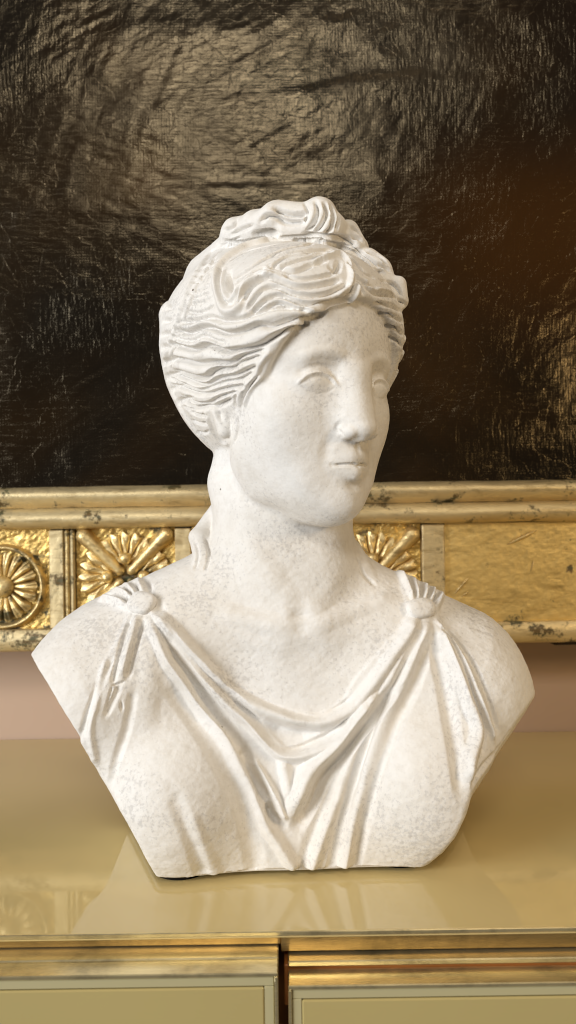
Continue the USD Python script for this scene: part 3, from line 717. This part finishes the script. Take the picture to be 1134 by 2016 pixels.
# (radius, height, path); negative heights are grooves
HAIR_STROKES = [
    # side waves
    (6.5, -7, N((320, 380), (450, 370), (540, 350), (640, 335), (760, 370), (850, 370), (970, 350)) + D((500, 618), (540, 606), (580, 606))),
    (7, -9, N((280, 460), (380, 490), (450, 480), (550, 440), (620, 435), (700, 465), (790, 500), (900, 490), (1000, 465)) + D((510, 640), (536, 643), (570, 632), (604, 627), (640, 616))),
    (7, -10, N((240, 600), (330, 630), (400, 650), (480, 665), (560, 635), (620, 620), (720, 650), (800, 680), (900, 665)) + D((492, 686), (516, 679), (543, 662), (577, 646), (610, 634))),
    (5, -5, N((250, 520), (340, 560), (430, 575), (500, 560), (560, 530), (640, 545), (720, 580), (800, 590))),
    (7, -9, N((215, 760), (300, 760), (400, 780), (500, 810), (600, 800), (700, 790), (800, 800), (880, 790), (960, 730)) + D((495, 696), (520, 688))),
    (7, -9, N((260, 880), (350, 900), (430, 930), (520, 950), (600, 940), (660, 890), (740, 860), (850, 850), (930, 800)) + D((488, 709), (512, 701))),
    (6, -7, N((280, 920), (400, 970), (500, 1010), (600, 1020), (680, 980), (760, 950), (880, 930), (980, 890), (1100, 830))),
    (6, -7, N((220, 950), (330, 1010), (420, 1050), (520, 1080), (620, 1050), (700, 1020), (800, 990), (930, 970), (1060, 890))),
    (6, -7, N((250, 1020), (350, 1060), (500, 1110), (620, 1110), (720, 1080), (800, 1060), (1000, 1030))),
    (5, -6, Z3((230, 650), (300, 690), (380, 695), (450, 660), (550, 625))),
    (7, -8, Z3((240, 675), (300, 720), (370, 715), (450, 705), (520, 670))),
    (11, 4, N((300, 420), (420, 430), (540, 400), (640, 385), (760, 420), (900, 425), (1100, 370)) + D((560, 615), (600, 612))),
    (13, 5, N((250, 560), (420, 610), (600, 570), (780, 620), (960, 610)) + D((520, 660), (570, 640), (620, 627))),
    (11, 4, N((230, 690), (430, 730), (560, 720), (760, 740), (900, 720), (1050, 660))),
    (11, 4, N((280, 820), (420, 860), (560, 890), (700, 830), (850, 820), (1000, 740))),
    # behind the ear and down to the nape
    (5, -6, D((374, 811), (392, 818), (408, 817))), (5, -6, D((378, 828), (394, 834), (410, 834))), (5, -5, D((390, 850), (402, 853), (412, 848))),
    (5, -5, D((362, 800), (372, 806), (384, 808))),
    # the smooth edge that parts front and back hair, and the waves behind it
    (10, 6, D((412, 500), (375, 560), (347, 640), (330, 690), (326, 720), (340, 770), (368, 822), (402, 868))),
    (5, -5, D((424, 506), (388, 560), (358, 640), (341, 690), (336, 722), (348, 764))),
    (8, -7, D((312, 612), (325, 607), (341, 604))), (8, -7, D((309, 638), (322, 633), (338, 630))), (8, -7, D((309, 664), (322, 659), (338, 656))), (8, -7, D((307, 690), (320, 685), (336, 682))), (8, -7, D((319, 716), (332, 711), (348, 708))), (8, -7, D((328, 742), (341, 737), (357, 734))), (8, -7, D((338, 766), (351, 761), (367, 758))), (8, -7, D((350, 792), (363, 787), (379, 784))),
    # short strands above the side waves
    (4.5, -5, D((372, 577), (387, 574), (410, 564))), (4.5, -5, D((373, 597), (399, 594), (416, 585))), (4.5, -5, D((366, 612), (387, 616), (406, 611), (420, 601))),
    (4.5, -5, D((380, 556), (400, 548), (418, 535))), (4.5, -5, D((390, 535), (410, 522), (428, 512))), (4.5, -4, D((402, 522), (420, 506), (443, 489), (472, 477))),
    (4.5, -4, D((412, 497), (439, 483), (474, 467))), (4, -4, D((376, 587), (392, 584), (412, 575))), (4, -4, D((384, 545), (402, 536), (420, 522))),
    # the hooked lock
    (12, 10, D((548, 471), (513, 479), (484, 487), (459, 501), (440, 516), (427, 535), (425, 555), (431, 582), (440, 607), (454, 613), (470, 602), (478, 572), (492, 553), (515, 541), (540, 543))),
    (7, 6, D((443, 531), (438, 555), (442, 580), (453, 591), (464, 578), (480, 555), (505, 536))),
    (8, -11, D((452, 536), (451, 555), (454, 574))), (4.5, -5, D((436, 530), (432, 555), (438, 585), (448, 600))),
    (5, -6, D((462, 606), (468, 590), (474, 566))), (5, -6, D((455, 512), (480, 497), (510, 488), (545, 480))),
    # strands combed across the crown
    (5, -6, D((465, 545), (498, 524), (529, 504), (567, 489), (614, 481))), (5, -6, D((464, 556), (498, 536), (520, 527))),
    (5, -6, D((500, 522), (536, 504), (575, 496), (614, 491), (650, 490))), (5, -6, D((534, 524), (565, 504), (595, 500), (640, 496))),
    (5, -6, D((544, 527), (575, 516), (614, 506), (650, 501))), (5, -6, D((552, 468), (595, 466), (640, 467))), (5, -5, D((556, 477), (595, 473), (640, 473))),
    (5, -6, D((470, 562), (500, 545), (522, 540))), (7, -9, D((531, 523), (552, 527), (575, 533), (595, 529), (616, 520), (640, 512))),
    (5, -6, D((600, 496), (629, 492), (668, 496), (693, 508), (716, 535), (736, 547))), (5, -6, D((600, 481), (639, 477), (678, 489), (709, 504), (732, 527), (755, 537))),
    (5, -5, D((648, 477), (687, 485), (716, 500), (747, 527))), (5, -6, D((683, 516), (701, 541), (720, 558), (742, 570))), (5, -6, D((691, 530), (706, 556), (716, 578))),
    # curl over the brow
    (9, 8, D((610, 524), (630, 512), (650, 503), (668, 500), (684, 514), (692, 543), (686, 564), (660, 580))), (8, -9, D((652, 527), (662, 532), (668, 514))),
    (8, 7, D((705, 556), (704, 573), (692, 588), (668, 600), (630, 606), (600, 612))),
    (5, -6, D((698, 556), (693, 574), (676, 588), (650, 594))),
    # waves over the brow
    (6, -8, D((478, 592), (497, 563), (527, 546), (557, 555), (586, 564), (626, 561), (668, 552))), (5.5, -7, D((487, 608), (512, 573), (542, 563), (576, 577), (616, 582), (655, 575), (686, 560))),
    (5.5, -7, D((492, 618), (527, 587), (557, 582), (596, 597), (640, 597), (670, 588))), (5, -6, D((517, 612), (547, 597), (576, 606), (610, 612))),
    (5, -6, D((560, 540), (590, 549), (625, 545), (660, 538))), (5, -6, D((470, 600), (486, 570), (508, 552))),
    (8, -8, D((440, 476), (480, 480), (530, 470))),
    # far temple
    (6, -7, D((718, 560), (736, 576), (772, 582), (800, 602))), (6, -7, D((738, 598), (772, 602), (800, 622))), (6, -7, D((745, 617), (782, 626), (806, 647))),
    (6, -7, D((758, 640), (786, 652), (806, 672))), (5, -5, D((765, 662), (786, 676), (798, 690))), (5, -6, D((750, 552), (775, 560), (790, 580))),
    (7, 6, D((716, 548), (730, 566), (760, 573), (790, 592))),
    # curls before the ear
    (8, 6, D((532, 690), (513, 715), (503, 742), (481, 762), (471, 783), (473, 803))), (7, 6, D((516, 738), (497, 762), (487, 783), (481, 802))),
    (4, -5, D((508, 740), (489, 765), (479, 786), (478, 800))), (6, -6, D((462, 776), (462, 792), (466, 806))),
    # knot
    (6, -8, P_((110, 80), (130, 170), (90, 300), (30, 390))), (6, -8, P_((200, 100), (230, 200), (170, 320), (100, 410))),
    (6, -8, P_((270, 130), (295, 230), (275, 350), (200, 430))), (5, -7, P_((330, 170), (350, 260), (320, 380))),
    (7, -9, M((620, 150), (760, 220), (870, 222), (960, 200))), (7, -9, M((480, 290), (540, 232), (640, 240), (740, 295), (920, 300))),
    (10, -10, M((440, 420), (540, 405), (650, 405))), (6, -6, M((90, 380), (190, 350), (240, 270))), (6, -6, M((180, 420), (290, 370), (400, 330))),
    (8, -8, D((600, 462), (640, 466), (680, 470), (700, 488))), (6, -7, D((690, 446), (702, 452), (712, 462))), (6, -7, D((690, 466), (706, 468), (716, 476))),
    (6, -6, D((722, 494), (745, 502), (765, 520))), (6, -6, D((740, 520), (758, 524), (770, 535))), (5, -5, D((600, 398), (606, 418), (600, 440))),
]
EAR_STROKES = [(9, 5, D((404, 806), (412, 834), (424, 858), (442, 873), (456, 866))), (11, -9, D((424, 800), (432, 818), (440, 830))), (6, -6, D((460, 874), (467, 850), (468, 825)))]
BODY_STROKES = [
    # neckline and the two hanging folds
    (19, 13, D((306, 1207), (350, 1252), (400, 1310), (440, 1352), (480, 1378), (530, 1402), (590, 1421), (640, 1420), (690, 1396), (730, 1352), (770, 1297), (800, 1252), (818, 1216))),
    (7, -5, D((440, 1338), (530, 1386), (599, 1410), (640, 1408), (690, 1376))),
    (17, 15, D((308, 1209), (345, 1258), (370, 1290), (412, 1343), (456, 1392), (493, 1422), (527, 1458), (556, 1483), (588, 1488), (625, 1477), (655, 1459), (685, 1428), (715, 1396), (745, 1358))),
    (12, -8, D((330, 1248), (400, 1322), (470, 1380), (519, 1437), (551, 1474), (583, 1476), (609, 1464), (655, 1444), (690, 1412))),
    (28, -9, D((520, 1418), (570, 1445), (630, 1440))),
    # the drooping point of the cowl
    (26, 22, D((740, 1368), (705, 1414), (662, 1466), (612, 1518), (590, 1566), (570, 1600))), (16, 8, D((556, 1490), (566, 1540), (570, 1580))),
    (10, 9, D((495, 1495), (527, 1546), (549, 1582), (560, 1606), (572, 1604))),
    (19, -14, D((775, 1352), (728, 1420), (684, 1474), (640, 1520), (614, 1575), (588, 1622))), (13, -15, D((526, 1578), (534, 1604), (554, 1622))),
    (18, -12, D((470, 1462), (500, 1525), (525, 1580))),
    (17, 12, D((296, 1222), (327, 1297), (365, 1346), (403, 1407), (440, 1461), (466, 1514), (493, 1562), (525, 1627), (548, 1658), (576, 1700))),
    (20, -8, D((330, 1270), (390, 1355), (440, 1425), (490, 1500))),
    (24, -5, D((330, 1340), (390, 1430), (440, 1520), (480, 1600), (504, 1708))),
    # folds from the other clasp
    (18, 9, D((818, 1222), (813, 1262), (770, 1330), (735, 1402), (704, 1470), (676, 1540), (652, 1600), (628, 1660), (612, 1706))),
    (19, 9, D((834, 1225), (832, 1250), (800, 1322), (764, 1402), (738, 1480), (715, 1560), (696, 1620), (680, 1704))),
    (13, -5, D((824, 1240), (786, 1326), (750, 1400), (722, 1472), (696, 1548), (672, 1620), (652, 1704))),
    (16, -6, D((846, 1260), (815, 1350), (780, 1430), (755, 1500), (733, 1570), (714, 1630), (694, 1704))),
    (18, -4, D((660, 1545), (630, 1610), (596, 1706))),
    (17, 13, D((862, 1240), (888, 1288), (908, 1335), (930, 1408), (936, 1446), (922, 1500), (915, 1540))), (20, -9, D((850, 1260), (872, 1340), (888, 1430), (900, 1500), (908, 1560))),
    (9, 6, D((858, 1226), (905, 1288), (938, 1360), (962, 1430), (968, 1458))), (8, -6, D((870, 1240), (900, 1300), (928, 1362), (950, 1430), (946, 1480))),
    (8, -4, D((868, 1228), (920, 1290), (955, 1360), (980, 1440))),
    # left side: band under the clasp, arm hole
    (13, 7, D((276, 1212), (268, 1230), (252, 1286), (238, 1334))), (7, -5, D((258, 1222), (243, 1262), (228, 1318), (222, 1345))), (9, -6, D((284, 1228), (264, 1282), (250, 1334))),
    (26, 3, D((290, 1226), (295, 1330), (286, 1450))), (10, -5, D((222, 1290), (196, 1350), (176, 1400), (163, 1450))), (9, 4, D((210, 1300), (188, 1380), (178, 1440), (190, 1500))),
    (8, -5, D((236, 1348), (222, 1380), (206, 1410))), (12, -4, D((262, 1360), (250, 1430), (230, 1500), (220, 1550))),
    (18, -4, D((340, 1560), (368, 1630), (396, 1712))), (16, 3, D((372, 1600), (398, 1660), (424, 1712))),
    (3.5, -3.5, D((221, 1350), (233, 1347), (246, 1342))), (3.5, -3, D((221, 1352), (214, 1376), (206, 1404))), (4, -3, D((238, 1380), (240, 1400))),
    # gathers over the shoulders
    (9, 8, D((198, 1180), (225, 1184), (254, 1196))), (9, 8, D((212, 1160), (240, 1168), (262, 1180))), (9, 8, D((236, 1144), (254, 1158), (268, 1174))), (9, 8, D((268, 1128), (276, 1148), (284, 1168))),
    (6, -5, D((206, 1170), (232, 1176), (256, 1188))), (6, -5, D((224, 1152), (248, 1164), (264, 1176))), (6, -5, D((252, 1136), (266, 1152), (276, 1168))), (8, -5, D((284, 1130), (292, 1150), (300, 1172))),
    (8, 9, D((782, 1124), (796, 1150), (812, 1184))), (8, 9, D((806, 1130), (814, 1156), (822, 1182))), (8, 10, D((832, 1140), (834, 1160), (834, 1184))), (8, 10, D((850, 1150), (850, 1170), (844, 1188))),
    (10, 11, D((872, 1168), (862, 1186), (850, 1204))),
    (5, -5, D((795, 1126), (806, 1154), (816, 1180))), (5, -5, D((820, 1134), (825, 1158), (828, 1182))), (5, -6, D((842, 1146), (842, 1166), (840, 1184))), (5, -6, D((861, 1158), (856, 1176), (848, 1194))),
    (14, -8, D((312, 1188), (318, 1208))),
    # throat, collar bones
    (28, -8, D((588, 1194), (592, 1226))), (36, 2, D((470, 1000), (510, 1090), (548, 1160), (574, 1216))), (30, -1.5, D((520, 1060), (566, 1140))), (26, 1.2, D((686, 1100), (645, 1170), (612, 1222))),
    (26, 5, D((420, 1200), (500, 1222), (566, 1232))), (24, 5, D((620, 1232), (700, 1200), (780, 1170))),
    # rim of the cut arm
    (8, -5, D((1036, 1398), (1004, 1440), (980, 1474), (950, 1508), (925, 1548))),
]
LOCK_STROKES = [(6, -7, D((404, 1058), (412, 1090), (404, 1122))), (6, -5, D((382, 1064), (390, 1090), (384, 1120))), (7, -7, D((704, 1100), (716, 1130), (736, 1150)))]
# strokes of the face, in the head's own axes (x to the side, z up); both sides
FACE_STROKES = [
    (5, 5, [(43, -21), (50, -11), (61, -3), (78, 0), (95, -4), (106, -12), (114, -22)]),        # upper lid
    (7, -2, [(44, -4), (58, 10), (78, 14), (98, 8), (112, -4)]),                             # crease over it
    (4, -1.4, [(48, -18), (61, -11), (78, -8), (94, -12), (104, -19)]),                       # under the lid
    (4.5, -.8, [(47, -25), (60, -35), (78, -38), (96, -35), (109, -24)]),                      # lower lid
    (16, 3, [(24, 26), (50, 37), (84, 38), (116, 21)]),                                      # brow
    (7, -4, [(41, -90), (44, -102), (38, -118)]),                                             # wing of the nose
    (18, -3, [(44, -116), (56, -140), (58, -170)]),
    (9, -5, [(44, -172), (48, -174)]),                                                       # corners of the mouth
]
FACE_MID = [(4.5, -7, [(-41, -172), (-20, -170), (-7, -170), (0, -172), (7, -170), (20, -170), (41, -172)]), (8, -1.8, [(0, -126), (0, -152)]), (16, -4, [(-24, -208), (0, -211), (24, -208)])]
NOSTRILS = [(14, -110), (19, -109)]
CLOTH = [(300, 1206), (350, 1238), (412, 1301), (470, 1349), (536, 1387), (567, 1398), (599, 1407), (625, 1408), (652, 1398), (678, 1374), (697, 1339), (752, 1278), (783, 1242), (806, 1207),
         (780, 1120), (872, 1160), (862, 1210), (905, 1280), (945, 1350), (968, 1424), (975, 1470), (960, 1530), (925, 1600), (960, 1760), (200, 1760), (160, 1460), (176, 1400), (200, 1320), (240, 1240), (254, 1205), (196, 1180), (270, 1122)]

def carve_strokes(v, fld, hair_mask, skin_front):
    """displacement of every vertex by all strokes; ridges and grooves of one set do not pile up"""
    nv = fld.grad(v); nv /= np.maximum(np.linalg.norm(nv, axis=1, keepdims=True), 1e-9)
    def apply(sets, ok=None, gain=1.0, cut=1.0):
        up, dn = np.zeros(len(v)), np.zeros(len(v))
        idx = np.arange(len(v)) if ok is None else np.nonzero(ok)[0]
        tree = cKDTree(v[idx])
        for r, h, P in sets:
            P = P[np.isfinite(P).all(1)]
            if len(P) < 2: continue
            t = cKDTree(P)
            lo, hi = P.min(0) - r, P.max(0) + r
            near = idx[((v[idx] > lo) & (v[idx] < hi)).all(1)]
            if not len(near): continue
            d, j = t.query(v[near], distance_upper_bound=r)
            s = d < r; near, d, j = near[s], d[s], j[s]
            ends = np.minimum(j, len(P) - 1 - j) * 2.0 / (1.2 * r)        # taper towards the ends
            w = (gain if h < 0 or cut == 1 else 1.05) * abs(h) * ((1 - (d / r) ** 2) ** 2 if h > 0 or cut == 1 else (1 - d / (r * cut)).clip(0) ** 1.4) * np.clip(.25 + .75 * np.where(P[j, 2] < -560, 9, ends), 0, 1)
            if h > 0: up[near] = np.maximum(up[near], w)
            else: dn[near] = np.maximum(dn[near], w)
        return up - dn
    def cast(sets):
        out = []
        for r, h, p in sets:
            q = spline(p, 2.0); out.append((r, h, fld.cast(q[:, 0], q[:, 1])))
        return out
    def on_head(sets, sides):
        out = []
        for r, h, p in sets:
            q = spline(p, 2.0)
            for s in sides:
                L = np.stack([q[:, 0] * s, np.full(len(q), 270.), q[:, 1]], 1)
                A, B = HL(L), HL(L * [1, 0, 1] + [0, 60, 0])
                T = np.linspace(0, 1, 150)[:, None, None]
                S = A + (B - A) * T
                val = fld(S.reshape(-1, 3), 1).reshape(S.shape[:2])
                k = np.argmax(val < 0, 0); W = S[k, np.arange(len(q))]
                out.append((r * HEAD_S, h * HEAD_S, fld.snap(W, 1)))
        return out
    hs = cast(HAIR_STROKES)
    mirrored = []
    for r, h, P in hs:                                                   # the far side of the head gets the same locks
        L = to_local(P) * [-1, 1, 1]; Q = fld.snap(HL(L)); ok = np.isfinite(P).all(1) & (to_local(P)[:, 0] < -20)
        if ok.sum() > 3: mirrored.append((r, h, Q[ok]))
    far = to_local(v)[:, 0] > 60
    seen = (nv * (np.array([0, F_PX, 0]) - v)).sum(1) > -60
    disp = apply(hs, hair_mask, 2.0, 1.15) + apply(mirrored, hair_mask & far & ~seen, 2.0, 1.15)
    disp += apply(cast(EAR_STROKES)) + apply(cast(BODY_STROKES), ~hair_mask, 1.35) + apply(cast(LOCK_STROKES))
    disp += apply(on_head(FACE_STROKES, (1, -1)), ~hair_mask) + apply(on_head(FACE_MID, (1,)), ~hair_mask)
    return nv, disp

def cloth_depth(v):
    """0 on bare skin to 1 well inside the dress"""
    im = Image.new('L', (1134, 1800)); ImageDraw.Draw(im).polygon(CLOTH, fill=255)
    a = ndimage.gaussian_filter(np.asarray(im, np.float32) / 255, 2.5)
    xy = project(v)
    return ndimage.map_coordinates(a, [xy[:, 1], xy[:, 0]], order=1, mode='nearest')

def sculpt_bust(h=4.2):
    g, body, hair = bust_masses(h)
    fld = Field(g.d, g.lo, g.h)
    v, q = surface_nets(g.d, g.lo, g.h)
    v, q = subdivide_quads(v, q); v = fld.snap(v)
    hd = ndimage.map_coordinates(hair, ((v - g.lo) / g.h).T, order=1)
    bd = ndimage.map_coordinates(body, ((v - g.lo) / g.h).T, order=1)
    is_hair = hd < bd + 1
    nv, disp = carve_strokes(v, fld, hd < bd + 14, None)
    cl = cloth_depth(v)
    low = v[:, 2] < -60
    disp += 4.0 * cl * low * ~is_hair
    disp += (fbm(v / 26.0, 3, 7) - .5) * np.where(low, 2.8, 1.2) + (fbm(v / 7.0, 2, 3) - .5) * np.where(low, 1.0, .5)
    base = (v[:, 2] < -636)
    v2 = v + nv * (disp * ~base)[:, None]
    e = np.vstack([q[:, [0, 1]], q[:, [1, 2]], q[:, [2, 3]], q[:, [3, 0]]])
    n = len(v2); A = sparse.coo_matrix((np.ones(2 * len(e)), (np.r_[e[:, 0], e[:, 1]], np.r_[e[:, 1], e[:, 0]])), shape=(n, n)).tocsr()
    deg = np.maximum(np.asarray(A.sum(1)).ravel(), 1)
    for lam in (.4, -.3):                                           # takes the chatter out of the tool marks
        v2 = v2 + lam * (A @ v2 / deg[:, None] - v2)
    tri = np.vstack([q[:, [0, 1, 2]], q[:, [0, 2, 3]]])
    label = np.where(is_hair, 1, np.where((cl > .5) & low, 2, 0))
    return v2, q, tri, label, fld
# ---------------------------------------------------------------- the bust as scene objects
bust = thing('bust', 'white stone bust of a woman with knotted wavy hair and a clasped gown', 'bust', (0, 0, 0))
def to_world(v): return np.stack([v[:, 0] * PX, -v[:, 1] * PX, v[:, 2] * PX + CAM_H], 1)
bv, bq, btri, blabel, bfield = sculpt_bust()
bw = to_world(bv)
bn = vnormals(bw, btri[:, ::-1])
if (bn * (bw - bw.mean(0))).sum() < 0: bn = -bn
else: pass
bq = bq[:, ::-1]
fl = np.sort(blabel[bq], 1)[:, 2]
for k, name in ((0, 'figure'), (1, 'hair'), (2, 'gown')):
    qq = bq[fl == k]; used, inv = np.unique(qq, return_inverse=True)
    raw_mesh(f'/World/bust/{name}', bw[used], inv.reshape(-1, 4), bn[used], 'weathered_white_stone')
def clasp(px, py, rx, rz, tilt):
    P = bfield.cast(np.array([px]), np.array([py]))[0]
    n = bfield.grad(P[None])[0]; n /= np.linalg.norm(n)
    s = trimesh.creation.icosphere(4, 1.0)
    t = np.cross([0, 0, 1.0], n); t /= np.linalg.norm(t); u = np.cross(n, t)
    ct, st = math.cos(tilt), math.sin(tilt); t, u = t * ct + u * st, u * ct - t * st
    V = s.vertices; r = (np.abs(V) ** 2.6).sum(1) ** (-1 / 2.6); V = V * r[:, None]
    W = P + n * (6 + V[:, 2:3] * 13) + t * V[:, 0:1] * rx + u * V[:, 1:2] * rz
    W += ((fbm(W / 12.0, 2, 9) - .5) * 2.4)[:, None] * n
    part(bust, 'clasp', (to_world(W), s.faces[:, ::-1]), 'weathered_white_stone', True)
clasp(281, 1191, 29, 24, .25); clasp(826, 1201, 30, 21, -.15)
for px, py, Y in ((358, 1713, 106), (782, 1693, 70), (600, 1690, -90)):
    p = unproject(px, py, Y) * PX
    part(bust, 'felt_pad', trimesh.creation.cylinder(.021, .0040, 32, transform=trimesh.transformations.translation_matrix([p[0], -p[1], .0021])), 'black_felt')
